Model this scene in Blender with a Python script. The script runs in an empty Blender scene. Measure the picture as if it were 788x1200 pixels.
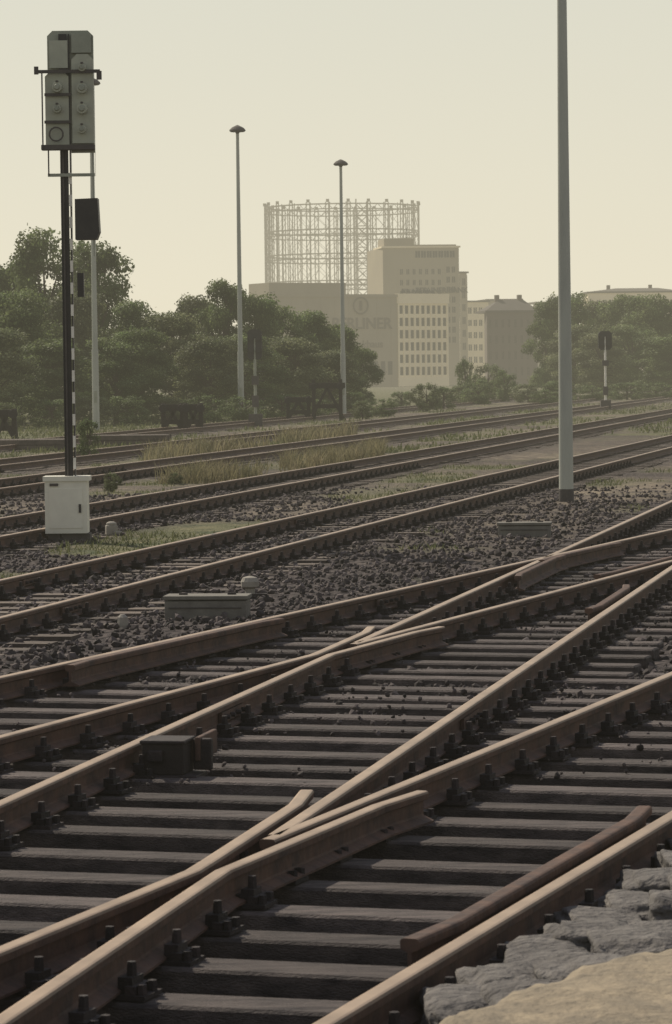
import bpy, math, random, bmesh
import numpy as np
from mathutils import Vector, Matrix
from mathutils import noise as mn
random.seed(7); rng=np.random.default_rng(7)
S=bpy.context.scene
# ---------------- camera ----------------
F=3800.0; H=1.98
cam_d=bpy.data.cameras.new("camera"); cam=bpy.data.objects.new("camera",cam_d)
S.collection.objects.link(cam); S.camera=cam
cam_d.sensor_fit='VERTICAL'; cam_d.sensor_height=24; cam_d.lens=F/1200*24
cam_d.clip_start=0.3; cam_d.clip_end=9000
cam_d.dof.use_dof=True; cam_d.dof.focus_distance=32; cam_d.dof.aperture_fstop=9
pitch=math.atan(160/F)
M3=(Matrix.Rotation(math.radians(90)-pitch,3,'X')@Matrix.Rotation(-0.012,3,'Z'))
cam.matrix_world=Matrix.Translation((0,0,H))@M3.to_4x4()
def ray(px,py):
    return M3@Vector(((px-394)/F,-(py-600)/F,-1))
def G(px,py,z=0.0):      # survey a ground position
    d=ray(px,py); t=(z-H)/d.z
    return Vector((d.x*t,d.y*t,z))
def PX(px,py,Y):         # survey a point standing at distance Y
    d=ray(px,py); t=Y/d.y
    return Vector((d.x*t,Y,H+d.z*t))
# ---------------- materials ----------------
def nt(m): return m.node_tree.nodes,m.node_tree.links
def mat(name,c1,c2=None,scale=5,rough=.8,bump=0,bscale=None,metal=0,island=0,detail=6,attr=None,transl=0,spec=.3,stretch=None,dist=.02):
    m=bpy.data.materials.new(name); m.use_nodes=True; N,L=nt(m); b=N['Principled BSDF']
    b.inputs['Roughness'].default_value=rough; b.inputs['Metallic'].default_value=metal
    b.inputs['Specular IOR Level'].default_value=spec
    if c2 is None: c2=tuple(x*.8 for x in c1)
    tc=N.new('ShaderNodeTexCoord'); no=N.new('ShaderNodeTexNoise'); no.inputs['Scale'].default_value=scale; no.inputs['Detail'].default_value=detail
    no.inputs['Roughness'].default_value=.65
    src=tc.outputs['Object']
    if stretch:
        mp=N.new('ShaderNodeMapping'); mp.inputs['Scale'].default_value=stretch; L.new(src,mp.inputs[0]); src=mp.outputs[0]
    L.new(src,no.inputs['Vector'])
    cr=N.new('ShaderNodeValToRGB'); cr.color_ramp.elements[0].position=.32; cr.color_ramp.elements[1].position=.68
    cr.color_ramp.elements[0].color=(*c1,1); cr.color_ramp.elements[1].color=(*c2,1)
    L.new(no.outputs['Fac'],cr.inputs[0]); col=cr.outputs[0]
    if island:
        g=N.new('ShaderNodeNewGeometry'); mr=N.new('ShaderNodeMapRange'); mr.inputs[3].default_value=1-island; mr.inputs[4].default_value=1+island
        L.new(g.outputs['Random Per Island'],mr.inputs[0])
        mx=N.new('ShaderNodeVectorMath'); mx.operation='SCALE'; L.new(col,mx.inputs[0]); L.new(mr.outputs[0],mx.inputs['Scale']); col=mx.outputs[0]
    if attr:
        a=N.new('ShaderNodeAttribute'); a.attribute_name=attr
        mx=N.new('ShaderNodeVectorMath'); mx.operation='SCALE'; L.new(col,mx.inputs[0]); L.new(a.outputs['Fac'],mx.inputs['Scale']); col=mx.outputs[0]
    L.new(col,b.inputs['Base Color'])
    if bump:
        n2=N.new('ShaderNodeTexNoise'); n2.inputs['Scale'].default_value=bscale or scale*4; n2.inputs['Detail'].default_value=5
        L.new(src,n2.inputs['Vector'])
        bp=N.new('ShaderNodeBump'); bp.inputs['Strength'].default_value=bump; bp.inputs['Distance'].default_value=dist
        L.new(n2.outputs['Fac'],bp.inputs['Height']); L.new(bp.outputs[0],b.inputs['Normal'])
    out=b.outputs[0]
    if transl:
        t=N.new('ShaderNodeBsdfTranslucent'); ms=N.new('ShaderNodeMixShader'); ms.inputs[0].default_value=transl
        L.new(col,t.inputs[0]); L.new(b.outputs[0],ms.inputs[1]); L.new(t.outputs[0],ms.inputs[2]); out=ms.outputs[0]
    painted_haze(m,out)
    return m
HAZE_GLOW=(.66,.605,.45,1); HK=.00058
def painted_haze(m,out):   # haze painted in: emission mixed into each material by distance from world origin
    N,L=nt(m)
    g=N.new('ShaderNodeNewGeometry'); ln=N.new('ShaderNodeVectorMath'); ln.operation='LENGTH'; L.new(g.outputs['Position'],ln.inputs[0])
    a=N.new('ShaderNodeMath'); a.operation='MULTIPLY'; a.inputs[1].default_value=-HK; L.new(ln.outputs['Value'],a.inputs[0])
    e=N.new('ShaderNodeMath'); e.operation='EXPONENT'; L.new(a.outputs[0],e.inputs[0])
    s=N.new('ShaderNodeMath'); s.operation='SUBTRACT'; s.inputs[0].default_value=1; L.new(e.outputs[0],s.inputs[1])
    em=N.new('ShaderNodeEmission'); em.inputs[0].default_value=HAZE_GLOW
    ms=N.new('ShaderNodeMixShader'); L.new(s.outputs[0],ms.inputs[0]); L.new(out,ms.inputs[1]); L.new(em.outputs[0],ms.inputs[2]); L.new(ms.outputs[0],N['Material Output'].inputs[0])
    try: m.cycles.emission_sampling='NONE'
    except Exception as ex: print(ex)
m_steel=mat("worn_rail_steel",(.46,.34,.24),(.30,.215,.15),2.5,.38,0,metal=.5)
m_edge=mat("rail_head_edge",(.17,.115,.08),(.09,.065,.05),5,.55,.05,metal=.2)
m_rust=mat("rusty_rail",(.11,.062,.044),(.04,.027,.025),6,.75,.25)
m_iron=mat("dark_iron",(.03,.022,.022),(.013,.011,.013),20,.7,.3,island=.4)
m_sleeper=mat("weathered_timber",(.115,.096,.09),(.028,.024,.026),3,.85,.8,bscale=30,island=.5,stretch=(1,6,6))
m_sleeper2=mat("old_sleepers",(.12,.098,.082),(.055,.046,.042),4,.9,.5,island=.35)
m_stone=mat("ballast_stone",(.085,.071,.069),(.032,.027,.029),6,.9,0,island=.8)
m_conc=mat("concrete",(.32,.30,.26),(.22,.205,.18),4,.9,.4)
m_paint=mat("pale_grey_paint",(.68,.67,.58),(.54,.53,.46),1.5,.55,.05)
m_mast=mat("galvanised_mast",(.40,.42,.37),(.31,.325,.295),1.2,.6,.05,stretch=(2,2,.4))
m_gal=mat("grey_green_enamel",(.30,.32,.26),(.22,.24,.195),3,.5,.1)
m_gal2=mat("grey_green_enamel_light",(.40,.42,.335),(.31,.325,.265),3,.5,.1)
m_black=mat("black_paint",(.022,.021,.025),(.035,.032,.032),8,.5)
m_white=mat("white_paint",(.78,.76,.69),(.66,.64,.58),6,.6)
m_dark=mat("dark_footing",(.06,.055,.055),(.09,.08,.075),8,.85,.3)
m_wood=mat("tarred_timber",(.022,.018,.017),(.036,.029,.026),8,.9,.3)
# ---------------- mesh helpers ----------------
class MB:
    def __init__(s): s.v=[];s.f=[];s.m=[];s.mats=[]
    def mi(s,m):
        if m not in s.mats: s.mats.append(m)
        return s.mats.index(m)
    def add(s,vs,fs,m):
        o=len(s.v); s.v+= [tuple(v) for v in vs]; s.f+=[tuple(i+o for i in f) for f in fs]; s.m+=[s.mi(m)]*len(fs)
    def box(s,c,sz,m,rot=0,R=None):
        R=R or Matrix.Rotation(rot,3,'Z'); c=Vector(c)
        vs=[c+R@Vector((x*sz[0]/2,y*sz[1]/2,z*sz[2]/2)) for x in(-1,1) for y in(-1,1) for z in(-1,1)]
        s.add(vs,[(0,1,3,2),(4,6,7,5),(0,4,5,1),(2,3,7,6),(0,2,6,4),(1,5,7,3)],m)
    def fbox(s,o,u,n,u0,u1,d0,d1,z0,z1,m):   # frame box: u along wall, n outward
        vs=[(o[0]+u[0]*a+n[0]*b,o[1]+u[1]*a+n[1]*b,c) for a in(u0,u1) for b in(d0,d1) for c in(z0,z1)]
        s.add(vs,[(0,1,3,2),(4,6,7,5),(0,4,5,1),(2,3,7,6),(0,2,6,4),(1,5,7,3)],m)
    def cyl(s,p0,p1,r0,r1,m,n=12,cap=True):
        p0=Vector(p0);p1=Vector(p1); d=(p1-p0).normalized(); q=d.to_track_quat('Z','Y')
        a=[p0+q@Vector((math.cos(t)*r0,math.sin(t)*r0,0)) for t in[2*math.pi*i/n for i in range(n)]]
        b=[p1+q@Vector((math.cos(t)*r1,math.sin(t)*r1,0)) for t in[2*math.pi*i/n for i in range(n)]]
        fs=[(i,(i+1)%n,n+(i+1)%n,n+i) for i in range(n)]
        if cap: fs+=[tuple(range(n-1,-1,-1)),tuple(range(n,2*n))]
        s.add(a+b,fs,m)
    def lathe(s,c,prof,m,n=16):
        c=Vector(c); vs=[]
        for r,z in prof:
            vs+=[c+Vector((math.cos(2*math.pi*i/n)*r,math.sin(2*math.pi*i/n)*r,z)) for i in range(n)]
        fs=[]
        for k in range(len(prof)-1):
            fs+=[(k*n+i,k*n+(i+1)%n,(k+1)*n+(i+1)%n,(k+1)*n+i) for i in range(n)]
        fs+=[tuple(range(n-1,-1,-1)),tuple(range((len(prof)-1)*n,len(prof)*n))]
        s.add(vs,fs,m)
    def prism(s,poly,z0,z1,m):
        n=len(poly); vs=[(p[0],p[1],z0) for p in poly]+[(p[0],p[1],z1) for p in poly]
        s.add(vs,[(i,(i+1)%n,n+(i+1)%n,n+i) for i in range(n)]+[tuple(range(n-1,-1,-1)),tuple(range(n,2*n))],m)
    def obj(s,name,bevel=0,smooth=False,parent=None,loc=None):
        me=bpy.data.meshes.new(name); me.from_pydata(s.v,[],s.f)
        for m in s.mats: me.materials.append(m)
        me.polygons.foreach_set('material_index',s.m)
        if smooth: me.polygons.foreach_set('use_smooth',[True]*len(s.f))
        me.update()
        bm=bmesh.new(); bm.from_mesh(me); bmesh.ops.recalc_face_normals(bm,faces=bm.faces); bm.to_mesh(me); bm.free()
        o=bpy.data.objects.new(name,me); S.collection.objects.link(o)
        if bevel:
            b=o.modifiers.new('b','BEVEL'); b.width=bevel; b.segments=2; b.limit_method='ANGLE'
        if parent: o.parent=parent
        return o
def np_mesh(name,V,Fc,mats,midx=None,attrs=None,smooth=False):
    me=bpy.data.meshes.new(name); V=np.asarray(V,dtype=np.float32); Fc=np.asarray(Fc,dtype=np.int32)
    k=Fc.shape[1]; me.vertices.add(len(V)); me.vertices.foreach_set('co',V.ravel())
    me.loops.add(Fc.size); me.loops.foreach_set('vertex_index',Fc.ravel())
    me.polygons.add(len(Fc)); me.polygons.foreach_set('loop_start',np.arange(0,Fc.size,k,dtype=np.int32))
    try: me.polygons.foreach_set('loop_total',np.full(len(Fc),k,dtype=np.int32))
    except Exception: pass
    for m in mats: me.materials.append(m)
    if midx is not None: me.polygons.foreach_set('material_index',np.asarray(midx,dtype=np.int32))
    me.polygons.foreach_set('use_smooth',np.full(len(Fc),smooth))
    me.update(calc_edges=True)
    if attrs:
        for an,(dom,arr) in attrs.items():
            a=me.attributes.new(an,'FLOAT',dom); a.data.foreach_set('value',np.asarray(arr,dtype=np.float32))
    o=bpy.data.objects.new(name,me); S.collection.objects.link(o); return o
def instance_np(TV,TF,pos,rot=None,scl=None):
    n=len(pos); k=len(TV)
    V=np.broadcast_to(TV,(n,k,3)).copy()
    if scl is not None: V*=scl[:,None,:]
    if rot is not None: V=np.einsum('nij,nkj->nki',rot,V)
    V+=pos[:,None,:]
    Fc=TF[None]+ (np.arange(n)*k)[:,None,None]
    return V.reshape(-1,3),Fc.reshape(-1,TF.shape[1])
def rand_rot(n):
    q=rng.normal(size=(n,4)); q/=np.linalg.norm(q,axis=1)[:,None]; w,x,y,z=q.T
    return np.stack([1-2*(y*y+z*z),2*(x*y-z*w),2*(x*z+y*w),2*(x*y+z*w),1-2*(x*x+z*z),2*(y*z-x*w),2*(x*z-y*w),2*(y*z+x*w),1-2*(x*x+y*y)],1).reshape(n,3,3)
def vnoise(x,y,sc,seed=0):
    x=np.asarray(x)*sc+seed*17.3; y=np.asarray(y)*sc+seed*9.1
    xi=np.floor(x);yi=np.floor(y);fx=x-xi;fy=y-yi; fx=fx*fx*(3-2*fx);fy=fy*fy*(3-2*fy)
    h=lambda a,b: np.modf(np.abs(np.sin(a*127.1+b*311.7)*43758.5453))[0]
    return (h(xi,yi)*(1-fx)+h(xi+1,yi)*fx)*(1-fy)+(h(xi,yi+1)*(1-fx)+h(xi+1,yi+1)*fx)*fy
# ---------------- track layout: rail centre lines X = c + s*Y ----------------
S1=.337; S2=.195
RR1=(-3.38,S1); RB=(-4.966,S1); RA=(-3.002,S2); R4=(-4.539,S2); R5=(-7.93,S1); R6=(-9.515,S1)
T3=((-8.21,.2),(-9.74,.2)); T4=((-11.64,.18),(-13.17,.18)); T5=((-16.18,.17),(-17.70,.17)); T6=((-19.8,.16),(-21.32,.16)); T7=((-24.6,.15),(-26.12,.15))
def P(l,Y): return np.array((l[0]+l[1]*Y,Y))
def rgt(l):
    c=1/math.hypot(1,l[1]); return np.array((c,-l[1]*c))
prof=[(-.0625,-.149),(.0625,-.149),(.0625,-.139),(.012,-.118),(.008,-.108),(.008,-.05),(.034,-.038),(.036,-.012),(.031,-.003),(.023,0),(-.023,0),(-.031,-.003),(-.036,-.012),(-.034,-.038),(-.008,-.05),(-.008,-.108),(-.012,-.118),(-.0625,-.139)]
def pm(j,shiny):
    if not shiny: return m_rust
    if j in(8,9,10): return m_steel
    if j in(7,11): return m_edge
    return m_rust
def rails(name,lines,zo=0,shiny=True):
    mb=MB(); n=len(prof)
    for pts in lines:
        pts=[np.array(p,float) for p in pts]; rings=[]
        for i,p in enumerate(pts):
            d=(pts[min(i+1,len(pts)-1)]-pts[max(i-1,0)]); d/=np.linalg.norm(d); r=np.array((d[1],-d[0]))
            rings.append([(p[0]+r[0]*a,p[1]+r[1]*a,b+zo) for a,b in prof])
        for i in range(len(rings)-1):
            for j in range(n):
                k=(j+1)%n
                mb.add([rings[i][j],rings[i][k],rings[i+1][k],rings[i+1][j]],[(0,1,2,3)],pm(j,shiny))
        mb.add(rings[0],[tuple(range(n))],m_rust); mb.add(rings[-1],[tuple(range(n))],m_rust)
    return mb.obj(name)
def cross(lb,la,Y0,Y1):
    Yf=(la[0]-lb[0])/(lb[1]-la[1]); ga=.117
    ra,rb=rgt(la),rgt(lb)
    return Yf,[ [P(lb,Y0),P(lb,Yf-.86),P(la,Yf-.6)-ra*ga,P(la,Yf+1.1)-ra*ga,P(la,Yf+1.6)-ra*(ga+.05)],
             [P(la,Y0),P(la,Yf-.86),P(lb,Yf-.6)+rb*ga,P(lb,Yf+1.1)+rb*ga,P(lb,Yf+1.6)+rb*(ga+.05)],
             [P(lb,Yf-.02),P(lb,Y1)],[P(la,Yf+.12),P(la,Y1)] ]
Yf1,c1=cross(RB,RA,-6,90)
Yf2,c2=cross(R5,R4,-6,90)
rails("turnout_rails",c1+[[P(RR1,-6),P(RR1,90)]])
rails("crossing_rails",c2+[[P(R6,-6),P(R6,90)]])
def check(l,side,Ya,Yb,off=.125):
    r=rgt(l)*side
    return [P(l,Ya)+r*(off+.04),P(l,Ya+.4)+r*off,P(l,Yb-.4)+r*off,P(l,Yb)+r*(off+.04)]
rails("check_rails",[check(RR1,-1,11.2,14.6),check(R6,1,22.3,26.4),check(RA,-1,27.0,30.0),check(R4,1,31.5,35.0,.12),check(R6,1,34.2,37.5,.12),check(R5,-1,31.5,35.0,.12)],zo=.012,shiny=False)
fj=MB()
for l,Y in((RR1,17.4),(RB,22.1),(RA,19.3),(R4,19.8),(R5,16.9),(R6,20.4),(R6,29.5),(RR1,25.),(RB,30.),(T3[0],29.),(T3[1],33.),(T3[0],44.),(T3[1],46.),(T4[0],52.)):
    a=math.atan(l[1]); p=P(l,Y); 
    for sd_ in(-1,1):
        r=rgt(l)*sd_*.024; fj.box((p[0]+r[0],p[1]+r[1],-.078),(.022,.6,.062),m_rust,-a)
        for k in(-.22,-.08,.08,.22):
            q=(p[0]+r[0]*1.6+math.sin(a)*k,p[1]+r[1]*1.6+math.cos(a)*k,-.078); e=(q[0]+rgt(l)[0]*sd_*.03,q[1]+rgt(l)[1]*sd_*.03,q[2]); fj.cyl(q,e,.017,.015,m_iron,6)
fj.obj("rail_joints")
for nm,T in(("railway_track",T3),("railway_track",T4),("railway_track",T5),("railway_track",T6),("railway_track",T7)):
    rails(nm,[[P(T[0],5),P(T[0],420)],[P(T[1],5),P(T[1],420)]])
# ---------------- sleepers and fastenings ----------------
th1=math.atan(S1); sn,cs=math.sin(th1),math.cos(th1)
slp=[]; fast=[]
bx=np.array([(x,y,z) for x in(-.5,.5) for y in(-.5,.5) for z in(-.5,.5)],float)
bf=np.array([(0,1,3,2),(4,6,7,5),(0,4,5,1),(2,3,7,6),(0,2,6,4),(1,5,7,3)])
def n_at(l,s):
    Y=(s-l[0]*sn)/(l[1]*sn+cs); X=l[0]+l[1]*Y
    return X*cs-Y*sn,Y
s=4.0
while s<78:
    iv=[]
    for a,b in((RB,RR1),(R4,RA),(R6,R5)):
        na,Ya=n_at(a,s); nb,_=n_at(b,s); ext=.56+random.uniform(-.03,.05)
        iv.append([na-ext,nb+ext]); fast+= [(na,s),(nb,s)]
    iv.sort(); out=[iv[0]]
    for q in iv[1:]:
        if q[0]<out[-1][1]+.08: out[-1][1]=max(out[-1][1],q[1])
        else: out.append(q)
    for a,b in out:
        c=(a+b)/2; slp.append((c*cs+s*sn,-c*sn+s*cs,b-a,th1-.03+random.uniform(-.012,.012),.235+random.uniform(-.02,.02),random.uniform(-.012,.003)))
    s+=.64+random.uniform(-.03,.03)
P0=[];R0=[];S0=[]
for x,y,L_,a,w,dz in slp:
    P0.append((x,y,-.278+dz)); c,q=math.cos(-a),math.sin(-a); R0.append([[c,-q,0],[q,c,0],[0,0,1]]); S0.append((L_,w,.22))
V,Fc=instance_np(bx,bf,np.array(P0),np.array(R0),np.array(S0))
o=np_mesh("timber_sleepers",V,Fc,[m_sleeper]); b=o.modifiers.new('b','BEVEL'); b.width=.012; b.segments=1
for T,ymax,dz in((T3,150,-.008),(T4,190,-.012),(T5,230,-.015),(T6,230,-.015),(T7,230,-.015)):
    a=math.atan(T[0][1]); c0=(T[0][0]+T[1][0])/2; P0=[];R0=[];S0=[]; Y=18.
    while Y<ymax:
        c,q=math.cos(-a),math.sin(-a)
        P0.append((c0+T[0][1]*Y,Y,-.248+dz+random.uniform(-.006,.006))); R0.append([[c,-q,0],[q,c,0],[0,0,1]]); S0.append((2.6+random.uniform(-.06,.06),.25,.16))
        if Y<75:
            for l in T:
                fast.append(('w',l,Y))
        Y+=.64*math.cos(a)
    V,Fc=instance_np(bx,bf,np.array(P0),np.array(R0),np.array(S0)); np_mesh("sleepers",V,Fc,[m_sleeper2])
fb=MB()
fb.box((0,0,-.1595),(.34,.16,.017),m_iron)
for sx in(-1,1):
    fb.box((sx*.085,0,-.122),(.055,.10,.056),m_iron); fb.box((sx*.112,0,-.138),(.04,.14,.034),m_iron)
    fb.cyl((sx*.09,0,-.10),(sx*.09,0,-.045),.02,.017,m_iron,6); fb.cyl((sx*.148,.045,-.152),(sx*.148,.045,-.115),.019,.017,m_iron,6)
    fb.cyl((sx*.148,-.045,-.152),(sx*.148,-.045,-.115),.019,.017,m_iron,6)
me_v=np.array(fb.v); tris=[]
for f in fb.f:
    for i in range(1,len(f)-1): tris.append((f[0],f[i],f[i+1]))
tris=np.array(tris); pos=[];rt=[]
for e in fast:
    if e[0]=='w': 
        l,Y=e[1],e[2]; X=l[0]+l[1]*Y; a=math.atan(l[1])
    else:
        X=e[0]*cs+e[1]*sn; Y=-e[0]*sn+e[1]*cs; a=th1
    a+=random.uniform(-.03,.03)
    pos.append((X,Y,0)); c,q=math.cos(-a),math.sin(-a); rt.append([[c,-q,0],[q,c,0],[0,0,1]])
V,Fc=instance_np(me_v,tris,np.array(pos),np.array(rt)); np_mesh("rail_fastenings",V,Fc,[m_iron])
# ---------------- ground ----------------
def axis(segs):
    out=[]
    for a,b,d in segs: out+=list(np.arange(a,b,d))
    return np.array(out)
xs=np.concatenate([-np.geomspace(6000,60,14),axis([(-50,-12,1.),(-12,14,.22),(14,60,1.)]),np.geomspace(62,6000,14)])
ys=np.concatenate([-np.geomspace(3000,10,10),axis([(-6,6,1.),(6,45,.22),(45,90,.5),(90,260,1.5)]),np.geomspace(262,8000,18)])
XX,YY=np.meshgrid(xs,ys)
def dist_c(x,y,a,b):
    c0=(a[0]+b[0])/2; m=a[1]; return np.abs(x-c0-m*y)/math.hypot(1,m)
def masks(x,y):
    dm=np.minimum.reduce([dist_c(x,y,RR1,RB),dist_c(x,y,RA,R4),dist_c(x,y,R5,R6)])
    do=np.minimum.reduce([dist_c(x,y,*T) for T in(T3,T4,T5,T6,T7)])
    return dm,do
def hgt(x,y):
    dm,do=masks(x,y)
    z=np.full_like(x,-.205,dtype=float)
    z=np.where(do<1.45,-.195,z)
    k=np.clip((1.75-dm)/.5,0,1); k=np.where(y<85,k,0)
    deep=-.335+.10*np.clip((y-17)/8+(vnoise(x,y,.6,21)-.5)*1.2,0,1)
    z=z*(1-k)+deep*k
    z=z+(vnoise(x,y,1.3,1)-.5)*.05+(vnoise(x,y,4,2)-.5)*.035
    return z
ZZ=hgt(XX,YY)
def grassmask(x,y):
    dm,do=masks(x,y)
    left=x<(-9.74+.2*y)-.75
    g=np.where(left,np.clip((do-1.0)/.8,0,1),0)*np.clip(vnoise(x,y,.35,5)*2.2-.65+.25*(vnoise(x,y,1.6,15)-.5),0,1)
    g=np.where(left&(x<-26.12+.15*y-1),np.clip(.5+vnoise(x,y,.1,3),0,1),g)
    mid=(~left)&(x<-9.515+S1*y-1)&(y>22)
    g=np.where(mid&(do>1.2),np.clip(vnoise(x,y,.5,8)*2-1.35,0,.6),g)
    return g
def dirtmask(x,y):
    d=np.clip((y-34)/25,0,1)*np.clip(vnoise(x,y,.25,9)*1.3,0,1)
    dm,do=masks(x,y); return d*np.clip((np.minimum(dm,do)-.9)/.8,.25,1)
ny,nx=XX.shape; idx=np.arange(nx*ny).reshape(ny,nx)
Fg=np.stack([idx[:-1,:-1],idx[:-1,1:],idx[1:,1:],idx[1:,:-1]],-1).reshape(-1,4)
mg=bpy.data.materials.new("ballast_ground"); mg.use_nodes=True; N,L=nt(mg); b=N['Principled BSDF']; b.inputs['Roughness'].default_value=.95; b.inputs['Specular IOR Level'].default_value=.15
tc=N.new('ShaderNodeTexCoord')
def vor(sc):
    v=N.new('ShaderNodeTexVoronoi'); v.inputs['Scale'].default_value=sc; L.new(tc.outputs['Object'],v.inputs['Vector']); return v
v=vor(17); cr=N.new('ShaderNodeValToRGB'); cr.color_ramp.elements[0].color=(.015,.013,.015,1); cr.color_ramp.elements[1].color=(.08,.067,.065,1)
sp=N.new('ShaderNodeSeparateColor'); L.new(v.outputs['Color'],sp.inputs[0]); L.new(sp.outputs[0],cr.inputs[0])
def noise(sc,d=6):
    n=N.new('ShaderNodeTexNoise'); n.inputs['Scale'].default_value=sc; n.inputs['Detail'].default_value=d; L.new(tc.outputs['Object'],n.inputs['Vector']); return n
def mixc(f,a,bb):
    m=N.new('ShaderNodeMix'); m.data_type='RGBA'; 
    for s_,x in((m.inputs[0],f),(m.inputs[6],a),(m.inputs[7],bb)):
        if isinstance(x,tuple): s_.default_value=x
        elif isinstance(x,(int,float)): s_.default_value=x
        else: L.new(x,s_)
    return m.outputs[2]
n1=noise(3); dr=N.new('ShaderNodeValToRGB'); dr.color_ramp.elements[0].color=(.08,.068,.06,1); dr.color_ramp.elements[1].color=(.21,.175,.13,1); dr.color_ramp.elements[0].position=.35; dr.color_ramp.elements[1].position=.65
L.new(n1.outputs['Fac'],dr.inputs[0])
gr=N.new('ShaderNodeValToRGB'); gr.color_ramp.elements[0].color=(.055,.068,.034,1); gr.color_ramp.elements[1].color=(.15,.14,.08,1); n3=noise(2.2); L.new(n3.outputs['Fac'],gr.inputs[0])
gr.color_ramp.elements[0].position=.35; gr.color_ramp.elements[1].position=.65
ad=N.new('ShaderNodeAttribute'); ad.attribute_name='dirt'; ag=N.new('ShaderNodeAttribute'); ag.attribute_name='grass'
c=mixc(ad.outputs['Fac'],cr.outputs[0],dr.outputs[0]); c=mixc(ag.outputs['Fac'],c,gr.outputs[0]); L.new(c,b.inputs['Base Color'])
bp=N.new('ShaderNodeBump'); bp.inputs['Strength'].default_value=.9; bp.inputs['Distance'].default_value=.04; bp.invert=True
L.new(v.outputs['Distance'],bp.inputs['Height']); L.new(bp.outputs[0],b.inputs['Normal'])
painted_haze(mg,b.outputs[0])
x_,y_=XX.ravel(),YY.ravel()
np_mesh("ground",np.stack([x_,y_,ZZ.ravel()],1),Fg,[mg],attrs={'grass':('POINT',grassmask(x_,y_)),'dirt':('POINT',dirtmask(x_,y_))},smooth=True)
# ballast stones
ph=(1+5**.5)/2
ico=np.array([(-1,ph,0),(1,ph,0),(-1,-ph,0),(1,-ph,0),(0,-1,ph),(0,1,ph),(0,-1,-ph),(0,1,-ph),(ph,0,-1),(ph,0,1),(-ph,0,-1),(-ph,0,1)])/1.9
icf=np.array([(0,11,5),(0,5,1),(0,1,7),(0,7,10),(0,10,11),(1,5,9),(5,11,4),(11,10,2),(10,7,6),(7,1,8),(3,9,4),(3,4,2),(3,2,6),(3,6,8),(3,8,9),(4,9,5),(2,4,11),(6,2,10),(8,6,7),(9,8,1)])
def stones(n,y0,y1,r0,r1,lo=-.15,hi=.17,onz=None):
    y=np.sqrt(rng.uniform(y0*y0,y1*y1,n)); x=rng.uniform(lo,hi,n)*y
    keep=(grassmask(x,y)<.5)&(rng.uniform(size=n)>dirtmask(x,y)*.8); x,y=x[keep],y[keep]; n=len(x)
    if onz is not None:
        k=(vnoise(x,y,.8,33)>.5)&(masks(x,y)[0]<1.2); x,y=x[k],y[k]; n=len(x)
    r=rng.uniform(r0,r1,n)*rng.choice([.6,.8,1,1.3],n)
    z=(hgt(x,y) if onz is None else np.full(n,onz))+r*rng.uniform(-.1,.6,n)
    sc=r[:,None]*rng.uniform(.6,1.25,(n,3)); V,Fc=instance_np(ico,icf,np.stack([x,y,z],1),rand_rot(n),sc)
    V=V+rng.normal(size=V.shape)*np.repeat(r,12)[:,None]*.12
    return V,Fc
aa=[stones(38000,6,24,.013,.030),stones(44000,24,62,.020,.038)]
V=[];Fc=[];k=0
for v_,f_ in aa: V.append(v_);Fc.append(f_+k);k+=len(v_)
np_mesh("track_ballast",np.vstack(V),np.vstack(Fc),[m_stone])
v_,f_=stones(7000,17,45,.008,.019,onz=-.168)
np_mesh("loose_stones",v_,f_,[m_stone])
# ---------------- grass ----------------
m_grass=mat("grass_green",(.075,.095,.038),(.14,.145,.07),.6,.8,island=.35,transl=.35)
m_dry=mat("grass_dry",(.24,.205,.125),(.13,.13,.07),.9,.8,island=.4,transl=.35)
def blades(name,pts,h,w,m,lean=.35):
    n=len(pts); hh=h*rng.uniform(.3,1.15,n); a=rng.uniform(0,2*np.pi,n); dx,dy=np.cos(a)*w/2,np.sin(a)*w/2
    lx,ly=rng.normal(size=n)*lean*hh,rng.normal(size=n)*lean*hh
    x,y=pts[:,0],pts[:,1]; z=hgt(x,y)-.02
    b0=np.stack([x-dx,y-dy,z],1); b1=np.stack([x+dx,y+dy,z],1)
    m0=np.stack([x+lx*.35-dx*.8,y+ly*.35-dy*.8,z+hh*.6],1); m1=np.stack([x+lx*.35+dx*.8,y+ly*.35+dy*.8,z+hh*.6],1); t=np.stack([x+lx,y+ly,z+hh],1)
    V=np.stack([b0,b1,m0,m1,t],1).reshape(-1,3); k=(np.arange(n)*5)[:,None]
    F_=np.vstack([k+np.array([[0,1,3]]),k+np.array([[0,3,2]]),k+np.array([[2,3,4]])]); return np_mesh(name,V,F_,[m])
def gpts(n,y0,y1,lo,hi,th=.35,clump=1.):
    y=rng.uniform(y0,y1,n); x=rng.uniform(lo,hi,n)*y; k=(grassmask(x,y)>th)&(vnoise(x,y,clump,12)>.4); return np.stack([x[k],y[k]],1)
blades("grass",gpts(110000,30,110,-.14,.14),.11,.018,m_grass,.6)
blades("grass",gpts(50000,90,220,-.13,.14,.5,.5),.2,.05,m_grass,.5)
def band(T_,lo,hi,y0,y1,n):
    y=rng.uniform(y0,y1,n); l=T_; x=l[0]+l[1]*y+rng.uniform(lo,hi,n); return np.stack([x,y],1)
pt=band(T4[1],-2.4,-.8,66,125,26000); kx=(pt[:,0]/pt[:,1]*F+394); q=.5*vnoise(pt[:,0],pt[:,1],.5,4)+.5*vnoise(pt[:,0],pt[:,1],1.7,3)
pt=pt[(q>.55)&(kx>170)&(kx<450)]; blades("dry_grass",pt,.46,.02,m_dry,.4)
pt=band(T5[1],-2.2,-.8,75,150,11000); kx=(pt[:,0]/pt[:,1]*F+394); q=.5*vnoise(pt[:,0],pt[:,1],.4,6)+.5*vnoise(pt[:,0],pt[:,1],1.3,3)
pt=pt[(q>.5)&(kx>170)&(kx<420)]; blades("dry_grass",pt,.55,.03,m_dry,.4)
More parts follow.
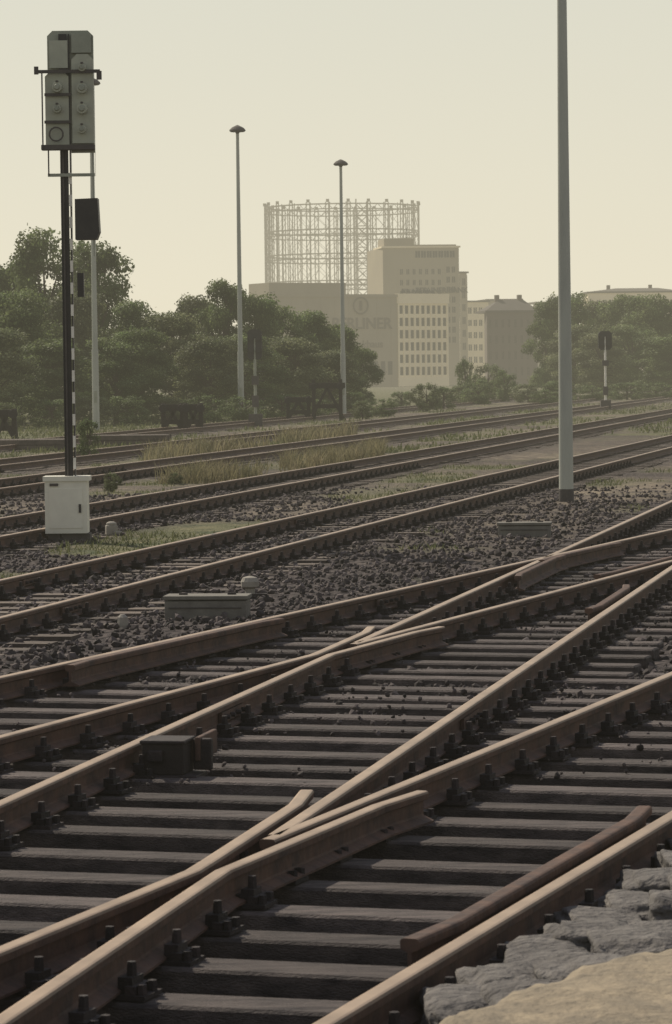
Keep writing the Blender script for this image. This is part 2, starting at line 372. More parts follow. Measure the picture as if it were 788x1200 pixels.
# ---------------- trees ----------------
m_bark=mat("bark",(.09,.07,.055),(.05,.04,.035),6,.9,.4)
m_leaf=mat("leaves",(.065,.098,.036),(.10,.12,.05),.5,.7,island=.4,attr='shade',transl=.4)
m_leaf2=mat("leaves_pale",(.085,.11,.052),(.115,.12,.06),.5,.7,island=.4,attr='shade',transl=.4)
def tree_mesh(seed,Ht=10.,R=3.4,ncl=60,nleaf=15000,ls=.16,low=.1,leafm=None,big=1.,sq=.65):
    r=np.random.default_rng(seed); mb=MB()
    mb.cyl((0,0,-.3),(.1*R/3.4,.05,Ht*.45),.065*R,.04*R,m_bark,8); mb.cyl((.1*R/3.4,.05,Ht*.45),(0,.1*R/3.4,Ht*.8),.04*R,.012*R,m_bark,6)
    C=[]
    lob=r.uniform(.72,1.15,8)
    while len(C)<ncl:
        t=r.uniform(low,1)**.9; ang=r.uniform(0,2*np.pi); env=math.sin(math.pi*min(1,(t*.82+.12)))**.5*lob[int(ang/2/np.pi*8)%8]
        rad=(R*.86)*env*math.sqrt(r.uniform(.15,1)); C.append((rad*math.cos(ang),rad*math.sin(ang),Ht*t*.93,r.uniform(.45,1.2)*R/3.4*big))
    C=np.array(C)
    for c in C[::3]:
        z0=max(Ht*.15,c[2]*.6); mb.cyl((0,0,z0),(c[0]*.5,c[1]*.5,(z0+c[2])/2+.1),.024*R,.015*R,m_bark,5,False); mb.cyl((c[0]*.5,c[1]*.5,(z0+c[2])/2+.1),(c[0],c[1],c[2]),.015*R,.005*R,m_bark,5,False)
    pr=C[:,3]**2; pr/=pr.sum()
    ci=r.choice(ncl,nleaf,p=pr); d=r.normal(size=(nleaf,3)); d/=np.linalg.norm(d,axis=1)[:,None]
    rad=C[ci,3]*(r.uniform(.2,1.0,nleaf)**.5+r.normal(size=nleaf)*.15); p=C[ci,:3]+d*rad[:,None]*np.array([1,1,sq])
    nrm=d+np.array([0,0,.3])+r.normal(size=d.shape)*.7; nrm/=np.linalg.norm(nrm,axis=1)[:,None]
    up=r.normal(size=d.shape); u=np.cross(nrm,up); u/=np.linalg.norm(u,axis=1)[:,None]; w=np.cross(nrm,u)
    s_=ls*r.uniform(.6,1.3,nleaf)[:,None]
    V=np.stack([p-u*s_*.5,p+w*s_*.36,p+u*s_*.5,p-w*s_*.36],1).reshape(-1,3)
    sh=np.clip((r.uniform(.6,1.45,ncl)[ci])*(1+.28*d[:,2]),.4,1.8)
    Vt=np.array(mb.v)
    q=[f for f in mb.f if len(f)==4]
    F_=np.vstack([np.array(q),np.arange(nleaf*4).reshape(-1,4)+len(Vt)])
    mi=np.concatenate([np.zeros(len(q)),np.ones(nleaf)])
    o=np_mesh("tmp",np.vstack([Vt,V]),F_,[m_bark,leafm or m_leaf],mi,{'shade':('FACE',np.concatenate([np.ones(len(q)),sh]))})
    me=o.data; bpy.data.objects.remove(o); return me
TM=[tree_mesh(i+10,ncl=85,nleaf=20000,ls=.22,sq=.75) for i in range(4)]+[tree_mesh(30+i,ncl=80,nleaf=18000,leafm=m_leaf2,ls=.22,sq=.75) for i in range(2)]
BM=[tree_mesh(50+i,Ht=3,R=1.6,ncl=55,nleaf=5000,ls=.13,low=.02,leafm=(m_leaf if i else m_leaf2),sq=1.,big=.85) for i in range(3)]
def tree(px,topy,wpx,Y,k,name="tree",base=-.2):
    me=(TM+BM)[k]; b=(k>=6); top=PX(px,topy,Y); hgt_=top.z-base; w=wpx/F*Y
    o=bpy.data.objects.new(name,me); o.location=(top.x,Y,base)
    sx=w/(3.4 if b else 6.6); o.scale=(sx,sx,hgt_/(3.2 if b else 9.9)); o.rotation_euler[2]=random.uniform(0,6.28); S.collection.objects.link(o); return o
for a in [(50,268,125,176,0),(112,280,115,172,1),(10,302,100,180,2),(22,338,110,155,3),(88,340,110,164,4),(-45,320,120,165,1),
          (155,350,95,166,3),(205,366,100,164,5),(165,380,100,156,2),(228,345,80,185,4),(262,325,85,178,1),(298,340,85,182,2),(330,358,85,186,0),(362,362,80,190,3),
          (395,378,75,195,1),(424,405,60,200,2),(285,390,100,166,3),(345,395,100,172,5),(245,395,100,160,4),(135,395,100,154,0),(60,395,120,150,1),(-5,385,110,146,5),(385,410,90,178,4),
          (640,352,55,300,1),(665,340,75,300,2),(700,352,75,310,4),(722,345,75,305,0),(760,343,85,300,3),(800,345,90,300,1),(672,380,80,285,5),(740,380,90,290,0),(783,390,90,285,2),(705,390,80,280,5)]:
    tree(*a)
for a in [(545,418,30,250,7),(572,424,56,270,6),(592,430,40,250,8),(556,436,30,240,8),(500,447,48,190,6),(520,452,44,205,7),(560,442,54,230,8),(103,488,36,88,7),(448,466,44,170,8),(425,468,34,160,6),(470,458,44,215,7),(620,448,54,240,6),(655,445,60,240,7),(540,450,54,235,6),
          (10,462,60,146,8),(150,462,70,150,7),(240,460,70,152,8),(330,460,70,164,7),(5,470,50,140,6),(770,447,70,260,8),(60,466,70,146,7),(195,464,78,154,6),(285,462,70,156,8),(365,462,60,168,8),(410,456,50,180,7),(735,447,60,255,7),(105,462,70,148,6),(130,552,28,62,6),(205,553,22,66,6),(695,450,60,250,8),(640,455,50,220,8)]:
    tree(*a,name="bush")
# ---------------- signal ----------------
def signal():
    mb=MB(); base=G(78,636,-.2); Y=base.y; s_=F/Y
    def q(px,py,dy=0): v=PX(px,py,Y); return Vector((v.x,Y+dy,v.z))
    def rb(x0,y0,x1,y1,dy,dep,m):
        a=q(x0,y0);c=q(x1,y1); mb.box(((a.x+c.x)/2,Y+dy,(a.z+c.z)/2),(abs(c.x-a.x),dep,abs(a.z-c.z)),m)
    rb(54,562,104,624,0,.42,m_paint); rb(52,558,106,563,0,.46,m_paint); rb(58,624,72,641,0,.3,m_dark); rb(74,625,107,640,.02,.34,m_dark)
    rb(59,572,99,618,-.213,.012,m_paint); rb(94,590,97,600,-.225,.02,m_black); rb(60,566,70,569,-.22,.02,m_dark)
    z0=q(82,558).z; z1=q(78,40).z
    b0=Vector((q(83,558).x,Y+.03,z0))
    mb.box(((b0.x),Y+.03,(z0+z1)/2),(.012,.14,z1-z0),m_black)
    for sx in(-1,1): mb.box((b0.x+sx*.062,Y+.03,(z0+z1)/2),(.016,.15,z1-z0),m_black)
    mb.box((b0.x-.012,Y-.03,(z0+z1)/2),(.10,.012,z1-z0),m_black)
    z=z0+.1
    while z<q(80,205).z:
        mb.box((b0.x+.060,Y-.052,z+.07),(.036,.012,.15),m_white); z+=.29
    def scr(x0,y0,x1,y1,dy,m):
        a=q(x0,y0);c=q(x1,y1); ch=.07; X0,X1,Z1,Z0=a.x,c.x,a.z,c.z
        pts=[(X0,Z0),(X1,Z0),(X1,Z1-ch),(X1-ch,Z1),(X0+ch,Z1),(X0,Z1-ch)]; n=6
        vs=[(x,Y+dy,z) for x,z in pts]+[(x,Y+dy+.05,z) for x,z in pts]
        mb.add(vs,[(i,(i+1)%n,n+(i+1)%n,n+i) for i in range(n)]+[tuple(range(n-1,-1,-1)),tuple(range(n,2*n))],m)
    scr(55,36,111,170,.02,m_gal); scr(53,84,82,174,-.05,m_gal2); scr(84,64,111,168,-.06,m_gal2)
    rb(58,48,80,80,-.02,.06,m_gal2); rb(84,40,107,62,-.02,.07,m_gal)
    for x,y,r in((68,103,.072),(68,128,.06),(97,80,.055),(97,104,.075),(97,128,.075),(97,152,.06)):
        p=q(x,y); mb.cyl((p.x,Y-.05,p.z),(p.x,Y-.16,p.z),r,r*.92,m_gal2,16); mb.cyl((p.x,Y-.16,p.z),(p.x,Y-.19,p.z),r*.6,r*.45,m_gal,12)
        mb.box((p.x,Y-.12,p.z+r),(.03,.1,.025),m_dark)
    p=q(67,158)
    for i in range(18):
        a0=2*math.pi*i/18;a1=2*math.pi*(i+1)/18
        mb.cyl((p.x+.09*math.cos(a0),Y-.12,p.z+.09*math.sin(a0)),(p.x+.09*math.cos(a1),Y-.12,p.z+.09*math.sin(a1)),.012,.012,m_dark,6)
    rb(42,83,118,86,-.1,.03,m_dark); rb(50,84,53,176,-.2,.03,m_dark); rb(110,84,112,206,.06,.03,m_dark); rb(50,171,112,176,-.1,.2,m_dark)
    rb(57,176,59,206,-.1,.025,m_dark); rb(84,176,112,179,.0,.03,m_gal); rb(57,204,112,207,-.08,.03,m_gal); rb(108,176,111,300,.05,.03,m_gal)
    rb(41,79,46,88,-.1,.05,m_dark); rb(114,84,120,94,-.1,.05,m_dark)
    for y in(110,142): rb(53,y,84,y+3,-.085,.03,m_dark)
    a=q(89,234);c=q(118,281); pts=[(a.x,a.z),(c.x-.02,a.z+.01),(c.x,c.z+.1),(c.x-.04,c.z),(a.x,c.z)]; n=5
    vs=[(x,Y-.18,z) for x,z in pts]+[(x,Y+.12,z) for x,z in pts]
    mb.add(vs,[(i,(i+1)%n,n+(i+1)%n,n+i) for i in range(n)]+[tuple(range(n-1,-1,-1)),tuple(range(n,2*n))],m_black)
    rb(91,320,99,348,0,.12,m_black)
    mb.cyl((b0.x-.03,Y-.06,z0),(b0.x-.03,Y-.06,q(80,175).z),.012,.012,m_dark,6)
    mb.obj("railway_signal",bevel=.006)
signal()
def small_signal(px,base,top,Y0,hw,hh,wm):
    b0=G(px,base,-.2); Y=b0.y; t=PX(px,top,Y).z; mb=MB(); w=hw/F*Y; h=hh/F*Y
    mb.cyl((b0.x,Y,-.3),(b0.x,Y,t-h*.3),.07,.06,wm,8); mb.prism([(b0.x-.3,Y-.2),(b0.x+.3,Y-.2),(b0.x+.3,Y+.2),(b0.x-.3,Y+.2)],-.3,.35,m_dark)
    ch=.18*w; pts=[(-w/2,ch),(-w/2+ch,0),(w/2-ch,0),(w/2,ch),(w/2,h-ch),(w/2-ch,h),(-w/2+ch,h),(-w/2,h-ch)]; n=8
    vs=[(b0.x+x,Y-.05,t-h+z) for x,z in pts]+[(b0.x+x,Y+.12,t-h+z) for x,z in pts]
    mb.add(vs,[(i,(i+1)%n,n+(i+1)%n,n+i) for i in range(n)]+[tuple(range(n-1,-1,-1)),tuple(range(n,2*n))],m_black)
    for dx,dz in((-.25,.3),(.25,.3),(-.25,.7),(.25,.7)): mb.cyl((b0.x+dx*w,Y-.04,t-h+dz*h),(b0.x+dx*w,Y-.22,t-h+dz*h),w*.13,w*.15,m_black,10)
    mb.box((b0.x,Y-.1,t-h*1.7),(w*.5,.1,h*.3),m_dark); mb.box((b0.x,Y-.08,.9),(.3,.1,.5),m_dark)
    for i in range(6): mb.box((b0.x+.25,Y,.6+i*.4),(.35,.03,.03),m_dark)
    mb.obj("railway_signal")
small_signal(300,500,386,0,17,35,m_gal); small_signal(710,480,388,0,16,22,m_white)
# ---------------- lamp masts ----------------
def lamp(px,base,topx,top):
    b0=G(px,base,-.2); Y=b0.y; t=PX(topx,top,Y); mb=MB()
    mb.cyl((b0.x,Y,-.3),(b0.x,Y,3.2),.15,.14,m_mast,14); mb.cyl((b0.x,Y,3.2),(b0.x,Y,t.z-.25),.12,.075,m_mast,14)
    mb.box((b0.x,Y-.15,1.2),(.12,.04,.5),m_gal)
    mb.lathe((b0.x,Y,t.z-.3),[(.06,-.1),(.1,0),(.16,.02),(.34,.03),(.40,.08),(.38,.14),(.28,.24),(.12,.32),(.03,.36)],m_dark,18)
    mb.obj("lamp_mast",smooth=False)
lamp(283,494,279,148); lamp(403,487,402,188); lamp(113,504,110,92)
def big_mast():
    b0=G(664,589,-.2); Y=b0.y; mb=MB()
    mb.cyl((b0.x,Y,.02),(b0.x,Y,12),.122,.06,m_mast,24); mb.cyl((b0.x,Y,-.35),(b0.x,Y,.03),.13,.127,m_dark,24)
    mb.lathe((b0.x,Y,11.9),[(.06,-.1),(.1,0),(.2,.02),(.4,.05),(.4,.12),(.28,.24),(.12,.32),(.03,.36)],m_dark,18)
    mb.obj("lamp_mast",smooth=False)
big_mast()
# ---------------- trackside bits ----------------
def cbox(name,px,py,w,d,h,m,rot=-.28):
    p=G(px,py,-.19); mb=MB(); R=Matrix.Rotation(rot,3,'Z')
    mb.box((p.x,p.y+d/2,-.19+h/2-.04),(w,d,h-.02),m,rot); mb.box((p.x,p.y+d/2,-.19+h-.02),(w*1.04,d*1.06,.035),m,rot)
    for sx in(-.3,.3):
        v=R@Vector((sx*w,0,0)); mb.box((p.x+v.x,p.y+d/2+v.y,-.19+h+.005),(.08,.02,.02),m_iron,rot)
    v=R@Vector((0,-d/2-.004,0)); mb.box((p.x+v.x,p.y+d/2+v.y,-.19+h*.45),(w*.9,.012,.015),m_dark,rot)
    mb.obj(name,bevel=.01)
m_gconc=mat("mossy_concrete",(.18,.172,.15),(.11,.105,.095),5,.9,.4)
cbox("cable_duct_box",243,724,.74,.34,.2,m_gconc,-.1); cbox("cable_duct_box",616,628,.7,.34,.18,m_gconc,-.1)
p=G(293,700,-.2); mb=MB(); mb.lathe((p.x,p.y+.1,-.22),[(.05,0),(.05,.1),(.085,.12),(.09,.17),(.07,.21),(.02,.225)],m_conc,14); mb.box((p.x+.05,p.y+.1,-.2),(.24,.1,.06),m_iron); mb.obj("marker_post",smooth=False)
p=G(144,738,-.2); mb=MB(); mb.lathe((p.x,p.y,-.24),[(.045,0),(.05,.08),(.045,.15),(.02,.175)],m_conc,9); mb.obj("marker_stone")
p=G(131,628,-.2); mb=MB(); mb.box((p.x,p.y,-.12),(.16,.14,.14),m_conc,.2); mb.lathe((p.x,p.y,-.06),[(.07,0),(.075,.04),(.03,.06)],m_conc,10); mb.box((p.x+.08,p.y-.05,-.17),(.12,.1,.08),m_conc,.5); mb.obj("marker_post",bevel=.015)
p=G(196,916,-.19); mb=MB(); X,Y=p.x,p.y+.12
mb.box((X,Y,-.07),(.23,.24,.17),m_wood,-.19); mb.box((X,Y,.022),(.25,.26,.02),m_iron,-.19); mb.box((X+.02,Y,-.17),(.34,.3,.03),m_iron,-.19)
mb.box((X+.19,Y+.03,-.06),(.1,.05,.17),m_iron,-.19); mb.box((X-.06,Y-.13,-.05),(.08,.03,.06),m_iron,-.19)
mb.cyl((X-.3,Y+.06,-.12),(X-.1,Y+.02,-.12),.018,.018,m_iron,8); mb.box((X+.2,Y+.2,-.03),(.03,.42,.13),m_rust,-.19); mb.obj("point_lock_housing",bevel=.008)
def buffer_stop(px,base,w,h):
    p=G(px,base,-.2); mb=MB(); X,Y=p.x,p.y
    for sx in(-.5,.5):
        x=X+sx*w; mb.box((x,Y,h/2-.2),(.18,.16,h),m_wood)
        R=Matrix.Rotation(math.radians(38),3,'X'); mb.box((x,Y+h*.45,h*.4-.2),(.12,.12,h*1.15),m_wood,R=R)
        R=Matrix.Rotation(math.radians(28)*(1 if sx<0 else -1),3,'Y'); mb.box((x-sx*.5,Y-.1,h*.42-.2),(.14,.1,h*.95),m_wood,R=R)
        mb.cyl((x,Y-.07,h*.82-.2),(x,Y-.35,h*.82-.2),.08,.08,m_iron,10); mb.cyl((x,Y-.35,h*.82-.2),(x,Y-.39,h*.82-.2),.17,.17,m_iron,14)
    mb.box((X,Y-.09,h*.85-.2),(w*1.35,.14,.26),m_wood); mb.box((X,Y-.02,h*.35-.2),(w*1.1,.1,.2),m_wood)
    mb.obj("buffer_stop",bevel=.01)
buffer_stop(203,506,.75,1.15); buffer_stop(227,506,.6,1.15); buffer_stop(6,514,.7,1.1); buffer_stop(384,493,1.3,2.0); buffer_stop(350,493,1.0,1.2)
for px,base,nn in((30,528,7),(150,522,6)):
    p=G(px,base,-.2); mb=MB()
    for i in range(nn):
        for lay in range(2):
            mb.box((p.x+random.uniform(-.1,.1),p.y+i*.3,-.12+lay*.17),(2.5,.24,.15),m_sleeper2,-.1+random.uniform(-.04,.04))
    mb.obj("sleeper_stack")
# ---------------- platform stones (lower right) ----------------
m_rock=mat("grey_rubble",(.16,.15,.142),(.06,.056,.056),7,.95,1.,bscale=22,dist=.04)
m_slab=mat("weathered_sandstone",(.29,.24,.17),(.15,.13,.10),7,.95,.8,bscale=30)
def rock(bm,c,sz,seed):
    r=bmesh.ops.create_icosphere(bm,subdivisions=4,radius=1)
    for v in r['verts']:
        d=v.co.copy(); k=1+.35*mn.noise(d*1.2+Vector((seed*3.1,0,0)))+.12*mn.noise(d*4+Vector((0,seed,0)))+.05*mn.noise(d*12+Vector((seed,seed,0)))
        e=Vector([math.copysign(abs(a)**.55,a) for a in d])*k
        v.co=Vector((c[0]+e.x*sz[0],c[1]+e.y*sz[1],c[2]+e.z*sz[2]))
bm=bmesh.new(); k=0
for Y in np.arange(7.6,14.6,.46):
    for off in(.26,.53,.86):
        X=RR1[0]+S1*Y+off*1.05+random.uniform(-.04,.04)
        rock(bm,(X+.02,Y+random.uniform(-.15,.15),-.17+off*.13+random.uniform(-.03,.03)),(random.uniform(.11,.19),random.uniform(.2,.34),random.uniform(.06,.12)),k); k+=1
me=bpy.data.meshes.new("rubble_edge"); bm.to_mesh(me); bm.free(); me.materials.append(m_rock); me.polygons.foreach_set('use_smooth',[True]*len(me.polygons))
o=bpy.data.objects.new("rubble_edge",me); S.collection.objects.link(o)
edge=[G(455,1235,.08),G(520,1192,.08),G(600,1158,.08),G(690,1128,.08),G(800,1106,.08),G(950,1085,.08)]
rows=[]
for i in range(len(edge)-1):
    for t in np.linspace(0,1,26,endpoint=False):
        v=edge[i].lerp(edge[i+1],t); e=.05*mn.noise(v*5)+.02*mn.noise(v*18); rows.append(Vector((v.x,v.y+e,0)))
mb=MB(); n=len(rows); steps=[(0,-.3),(0,.02),(-.02,.06),(-.05,.075)]+[(-.05-.06*k,.08) for k in range(1,26)]+[(-6,.08)]
vs=[];
for dy,z in steps:
    for r in rows:
        zz=z+(.018*mn.noise(Vector((r.x*3,(r.y+dy)*3,0)))+.008*mn.noise(Vector((r.x*14,(r.y+dy)*14,0))) if z>0 else 0)
        vs.append((r.x,r.y+dy,zz))
fs=[(a*n+i,a*n+i+1,(a+1)*n+i+1,(a+1)*n+i) for a in range(len(steps)-1) for i in range(n-1)]
mb.add(vs,fs,m_slab); mb.obj("stone_platform",smooth=True)
# ---------------- buildings ----------------
m_bwall=mat("rendered_wall",(.25,.22,.165),(.205,.18,.135),.15,.9)
m_bwall2=mat("pale_facade",(.68,.60,.44),(.58,.51,.38),.2,.9)
m_tower=mat("tower_render",(.29,.255,.185),(.245,.215,.16),.15,.9)
m_brick=mat("dark_brick",(.10,.08,.068),(.08,.066,.058),.4,.9)
m_roof=mat("roof_felt",(.07,.06,.055),(.05,.045,.04),.5,.9)
m_glass=mat("window_glass",(.010,.011,.012),(.02,.02,.02),.4,.35)
m_letter=mat("faded_lettering",(.07,.06,.045),(.10,.085,.07),.6,.9)
m_letw=mat("sign_letters",(.02,.02,.025),(.03,.03,.03),.6,.8)
m_gaso=mat("gasometer_steel",(.06,.05,.036),(.045,.038,.03),.2,.8)
def fr(p0,p1):
    p0=Vector((p0[0],p0[1]));p1=Vector((p1[0],p1[1])); u=(p1-p0); L_=u.length; u/=L_; n=Vector((u.y,-u.x))
    return p0,u,n,L_
def facade(mb,p0,p1,z0,z1,cols,rows,wf,hf,mw,mgl,pier=.25,u0=0,u1=None,mull=True):
    o,u,n,L_=fr(p0,p1); u1=L_ if u1 is None else u1; cw=(u1-u0)/cols; rh=(z1-z0)/rows
    mb.fbox(o,u,n,u0,u1,-.2,.02,z0,z1,mgl)
    for i in range(cols+1):
        c=u0+i*cw; h=cw*(1-wf)/2; mb.fbox(o,u,n,max(u0,c-h),min(u1,c+h),-.1,pier+.04,z0,z1+.02,mw)
    for j in range(rows+1):
        c=z0+j*rh; h=rh*(1-hf)/2; mb.fbox(o,u,n,u0+.01,u1-.01,-.12,pier,max(z0,c-h),min(z1,c+h),mw)
    if mull:
        for i in range(cols):
            c=u0+(i+.5)*cw; mb.fbox(o,u,n,c-.04,c+.04,0,.06,z0,z1,mw)
def zt(py,px,Y): return PX(px,py,Y).z
def text(s_,p0,p1,z,size,m,parent,off=.3,ul=0,bold=0):
    o,u,n,L_=fr(p0,p1); cu=bpy.data.curves.new("lettering",'FONT'); cu.body=s_; cu.size=size; cu.extrude=.06; cu.offset=bold; cu.materials.append(m)
    t=bpy.data.objects.new("lettering",cu); S.collection.objects.link(t); t.parent=parent
    R=Matrix(((u.x,0,n.x),(u.y,0,n.y),(0,1,0))); t.matrix_world=Matrix.Translation((o.x+u.x*ul+n.x*off,o.y+u.y*ul+n.y*off,z))@R.to_4x4()
P1=PX(318,400,588);P2=PX(467,400,600);P3=PX(524,400,606)
zt1=zt(348,467,600)
mb=MB(); mb.prism([P1.xy,P2.xy,P3.xy,(18,640),(-14,636)],-1,zt1,m_bwall)
o,u,n,L_=fr(P1,P2)
mb.fbox(o,u,n,-.2,L_+.2,-.4,.3,zt1,zt1+.5,m_bwall); mb.fbox(o,u,n,.0,L_*.60,-9,-.6,zt1+.05,zt(331,330,588),m_bwall)
facade(mb,P2,P3,1.5,zt1-1.2,9,6,.68,.68,m_bwall2,m_glass,.12,mull=False)
o2,u2,n2,L2=fr(P2,P3); mb.fbox(o2,u2,n2,-.2,L2+.3,-.6,.5,zt1-1.2,zt1+.6,m_bwall2); mb.fbox(o2,u2,n2,-.1,L2+.2,-.3,.3,-1,1.5,m_bwall2)
for i in range(10): mb.fbox(o2,u2,n2,L2*i/9-.13,L2*i/9+.13,.1,.34,1.4,zt1-1.3,m_bwall2)
for i in range(9):
    mb.fbox(o,u,n,L_*(i+.5)/9-.06,L_*(i+.5)/9+.06,0,.08,-1,zt1,m_bwall)
for i in range(3): mb.fbox(o,u,n,L_*.8+i*1.5,L_*.8+i*1.5+.9,.02,.1,2,4.5,m_glass)
bld=mb.obj("office_building"); 
text("BERLINER",P1,P2,zt(385,430,595),2.9,m_letter,bld,.2,L_*.47,.06)
text("Bankhaus",P1,P2,zt(407,430,595),1.9,m_letter,bld,.2,L_*.60,.02)
text("BERLINER BANK",P2,P3,zt1+.75,1.05,m_letw,bld,.3,.6,.03)
mb=MB()
for i in range(20):
    a0=2*math.pi*i/20;a1=2*math.pi*(i+1)/20; q=lambda a:(o.x+u.x*(L_*.7+1.5*math.cos(a))+n.x*.2,o.y+u.y*(L_*.7+1.5*math.cos(a))+n.y*.2,zt(358,423,595)+1.5*math.sin(a))
    mb.cyl(q(a0),q(a1),.16,.16,m_letter,5)
mb.fbox(o,u,n,L_*.7-.25,L_*.7+.25,.1,.25,zt(358,423,595)-.9,zt(358,423,595)+.9,m_letter)
e=mb.obj("emblem",parent=bld)
YT=665; A=PX(450,400,YT);B=PX(539,400,YT+2); zt2=zt(290,500,YT); mb=MB()
mb.prism([A.xy,B.xy,(B.x-3,YT+22),(A.x-3,YT+18)],-1,zt2,m_tower)
o,u,n,L_=fr(A,B); mb.fbox(o,u,n,-.3,L_+.3,-12,.3,zt2,zt2+.35,m_bwall2)
mb.fbox(o,u,n,.4,L_*.42,-10,-1.0,zt2+.3,zt(279,470,YT),m_tower); mb.fbox(o,u,n,L_*.42,L_*.97,-10,-.5,zt2+.3,zt(286,520,YT),m_tower)
facade(mb,A,B,zt2-2.2,zt2-.5,7,1,.85,.8,m_tower,m_glass,.1,L_*.42,L_*.95)
facade(mb,A,B,8,zt2-3.5,2,8,.65,.6,m_tower,m_glass,.1,L_*.82,L_*.96)
facade(mb,A,B,zt(350,490,YT),zt2-3.8,7,3,.45,.5,m_tower,m_glass,.08,L_*.2,L_*.78)
mb.cyl((A.x+5,YT+5,zt2),(A.x+5,YT+5,zt2+6),.08,.05,m_letw,6); mb.cyl((A.x+2,YT+5,zt2),(A.x+2,YT+5,zt2+4),.08,.05,m_letw,6)
tw=mb.obj("office_tower"); text("BERLINER BANK",A,B,zt(343,492,YT),1.5,m_letw,tw,.35,L_*.42,.05)
def block(name,x0,x1,top,Y,dep,m,cols,rows,wf=.5,hf=.55,roof=None,dy=1,roofh=0):
    A=PX(x0,400,Y);B=PX(x1,400,Y+dy); z=zt(top,(x0+x1)/2,Y); mb=MB()
    mb.prism([A.xy,B.xy,(B.x,Y+dep+dy),(A.x,Y+dep)],-1,z,m)
    o,u,n,L_=fr(A,B); facade(mb,A,B,1,z-.5,cols,rows,wf,hf,m,m_glass,.12)
    mb.fbox(o,u,n,-.3,L_+.3,-dep,.35,z,z+.35,m_roof)
    if roofh:
        r=[(o.x+u.x*a+n.x*b,o.y+u.y*a+n.y*b,c) for a,b,c in((-.2,.2,z+.3),(L_+.2,.2,z+.3),(L_+.2,-dep,z+.3),(-.2,-dep,z+.3),(L_*.35,-dep/2,z+roofh),(L_*.8,-dep/2,z+roofh))]
        mb.add(r,[(0,1,5,4),(1,2,5),(2,3,4,5),(3,0,4)],m_roof)
        for t in(.25,.7): mb.fbox(o,u,n,L_*t,L_*t+.7,-dep/2-.5,-dep/2+.5,z+.3,z+roofh+.7,m_brick)
    return mb.obj(name)
block("apartment_block",540,548,320,700,14,m_tower,1,8)
block("apartment_block",548,573,354,720,14,m_bwall2,4,6,.65,.5)
block("apartment_block",572,612,352,760,14,m_bwall,5,6,.6,.5)
block("brick_house",571,630,366,540,9,m_brick,8,4,.35,.5,roofh=2.3)
block("apartment_block",690,800,343,700,16,m_bwall2,14,5,.5,.45,roofh=1.2)
block("apartment_block",630,662,355,820,16,m_bwall,6,5,.5,.45)
# ---------------- gasometer frame ----------------
YG=1250; xl=PX(311,300,YG).x; xr=PX(492,300,YG).x; cx=(xl+xr)/2; R=(xr-xl)/2; ztop=zt(241,400,YG); mb=MB()
NC=24; lv=[zt(y,400,YG) for y in(331,300,272,243)]; lv=[2]+lv
def pt(i,r=R): a=2*math.pi*(i+.3)/NC; return Vector((cx+r*math.cos(a),YG+r*math.sin(a),0))
for i in range(NC):
    a=pt(i); a2=pt(i,R-2.0); t=(pt(i+.03)-pt(i-.03)).normalized()*.75
    for q in(a+t,a-t): mb.cyl((q.x,q.y,0),(q.x,q.y,ztop),.24,.22,m_gaso,5)
    mb.cyl((a2.x,a2.y,0),(a2.x,a2.y,ztop),.2,.2,m_gaso,5)
    z=2.
    k=0
    while z<ztop-3:
        q0,q1=(a+t,a-t) if k%2 else (a-t,a+t); mb.cyl((q0.x,q0.y,z),(q1.x,q1.y,z+3),.12,.12,m_gaso,4); z+=3; k+=1
    b_=pt(i+1); b2=pt(i+1,R-2.)
    for z in lv[1:]:
        for dz in(0,-1.9):
            mb.cyl((a.x,a.y,z+dz),(b_.x,b_.y,z+dz),.22,.22,m_gaso,5)
        mb.cyl((a2.x,a2.y,z),(b2.x,b2.y,z),.2,.2,m_gaso,5)
        for k in range(4):
            p=a.lerp(b_,k/4);q=a.lerp(b_,(k+1)/4); mb.cyl((p.x,p.y,z-(1.9 if k%2 else 0)),(q.x,q.y,z-(0 if k%2 else 1.9)),.12,.12,m_gaso,4)
    for j in range(1,len(lv)-1):
        mb.cyl((a.x,a.y,lv[j]),(b_.x,b_.y,lv[j+1]-1.9),.07,.07,m_gaso,4); mb.cyl((b_.x,b_.y,lv[j]),(a.x,a.y,lv[j+1]-1.9),.07,.07,m_gaso,4)
    mb.box((a.x,a.y,ztop+.5),(1.2,1.2,1.1),m_gaso)
lx=PX(425,300,YG-R).x
for sx in(-2.2,2.2):
    for sy in(-2,2): mb.cyl((lx+sx,YG-R+3+sy,0),(lx+sx,YG-R+3+sy,ztop+1),.25,.25,m_gaso,5)
z=2.
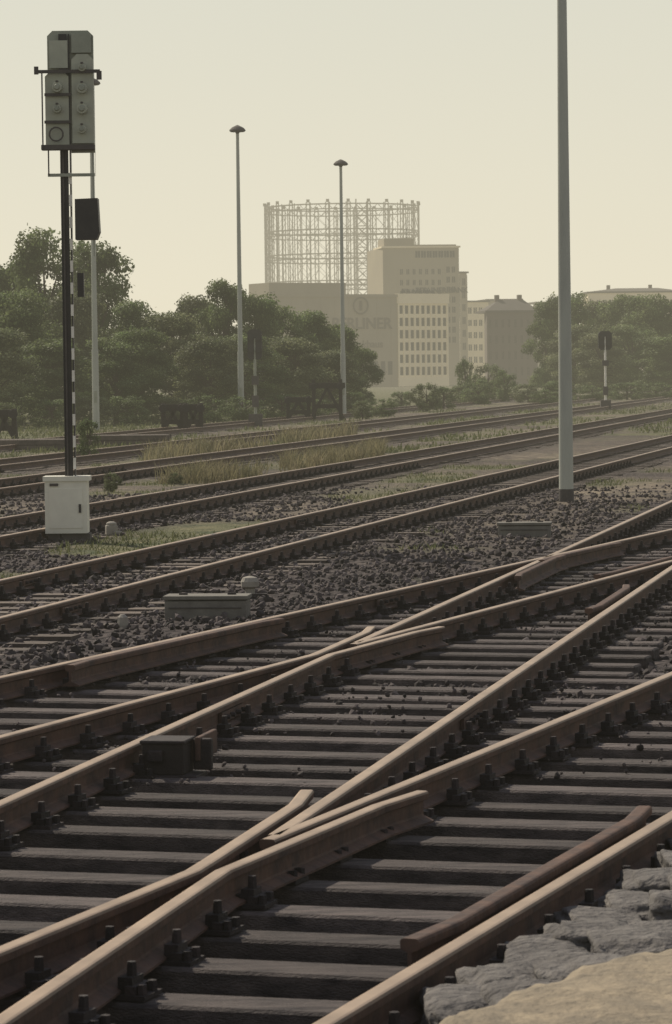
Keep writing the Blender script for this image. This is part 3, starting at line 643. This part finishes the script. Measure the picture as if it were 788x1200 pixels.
while z<ztop-3:
    mb.cyl((lx-2.2,YG-R+1,z),(lx+2.2,YG-R+1,z+4),.18,.18,m_gaso,4); mb.cyl((lx+2.2,YG-R+1,z),(lx-2.2,YG-R+1,z+4),.18,.18,m_gaso,4); mb.cyl((lx-2.2,YG-R+1,z),(lx+2.2,YG-R+1,z),.18,.18,m_gaso,4); z+=4
mb.obj("gasometer")
# ---------------- light ----------------
sd=Vector((-.62,.70,0)).normalized(); el=math.radians(42); sv=Vector((sd.x*math.cos(el),sd.y*math.cos(el),math.sin(el)))
sl=bpy.data.lights.new("sun",'SUN'); sl.energy=5.0; sl.angle=math.radians(.6); sl.color=(1,.89,.72)
so=bpy.data.objects.new("sun",sl); so.rotation_euler=sv.to_track_quat('Z','Y').to_euler(); S.collection.objects.link(so)
w=bpy.data.worlds.new("World"); S.world=w; w.use_nodes=True; N=w.node_tree.nodes; L=w.node_tree.links
sk=N.new('ShaderNodeTexSky'); sk.sky_type='NISHITA'; sk.sun_disc=False; sk.sun_elevation=el; sk.sun_rotation=math.atan2(sd.x,sd.y); sk.dust_density=1; sk.air_density=1
hs=N.new('ShaderNodeHueSaturation'); hs.inputs['Saturation'].default_value=.3; L.new(sk.outputs[0],hs.inputs['Color'])
tc=N.new('ShaderNodeTexCoord'); sx=N.new('ShaderNodeSeparateXYZ'); L.new(tc.outputs['Generated'],sx.inputs[0])
rp=N.new('ShaderNodeValToRGB'); e=rp.color_ramp.elements; e[0].position=0; e[0].color=(.85,.775,.585,1); e[1].position=.12; e[1].color=(.73,.71,.585,1)
x=e.new(.4); x.color=(.38,.39,.43,1); x=e.new(1.); x.color=(.24,.27,.37,1)
L.new(sx.outputs[2],rp.inputs[0])
sc=N.new('ShaderNodeVectorMath'); sc.operation='SCALE'; sc.inputs['Scale'].default_value=10; L.new(rp.outputs[0],sc.inputs[0])
mm=N.new('ShaderNodeMix'); mm.data_type='RGBA'; mm.inputs[0].default_value=.92; L.new(hs.outputs[0],mm.inputs[6]); L.new(sc.outputs[0],mm.inputs[7])
bg=N['Background']; bg.inputs[1].default_value=.1; L.new(mm.outputs[2],bg.inputs[0])
S.view_settings.view_transform='Standard'; S.view_settings.look='None'; S.view_settings.exposure=0
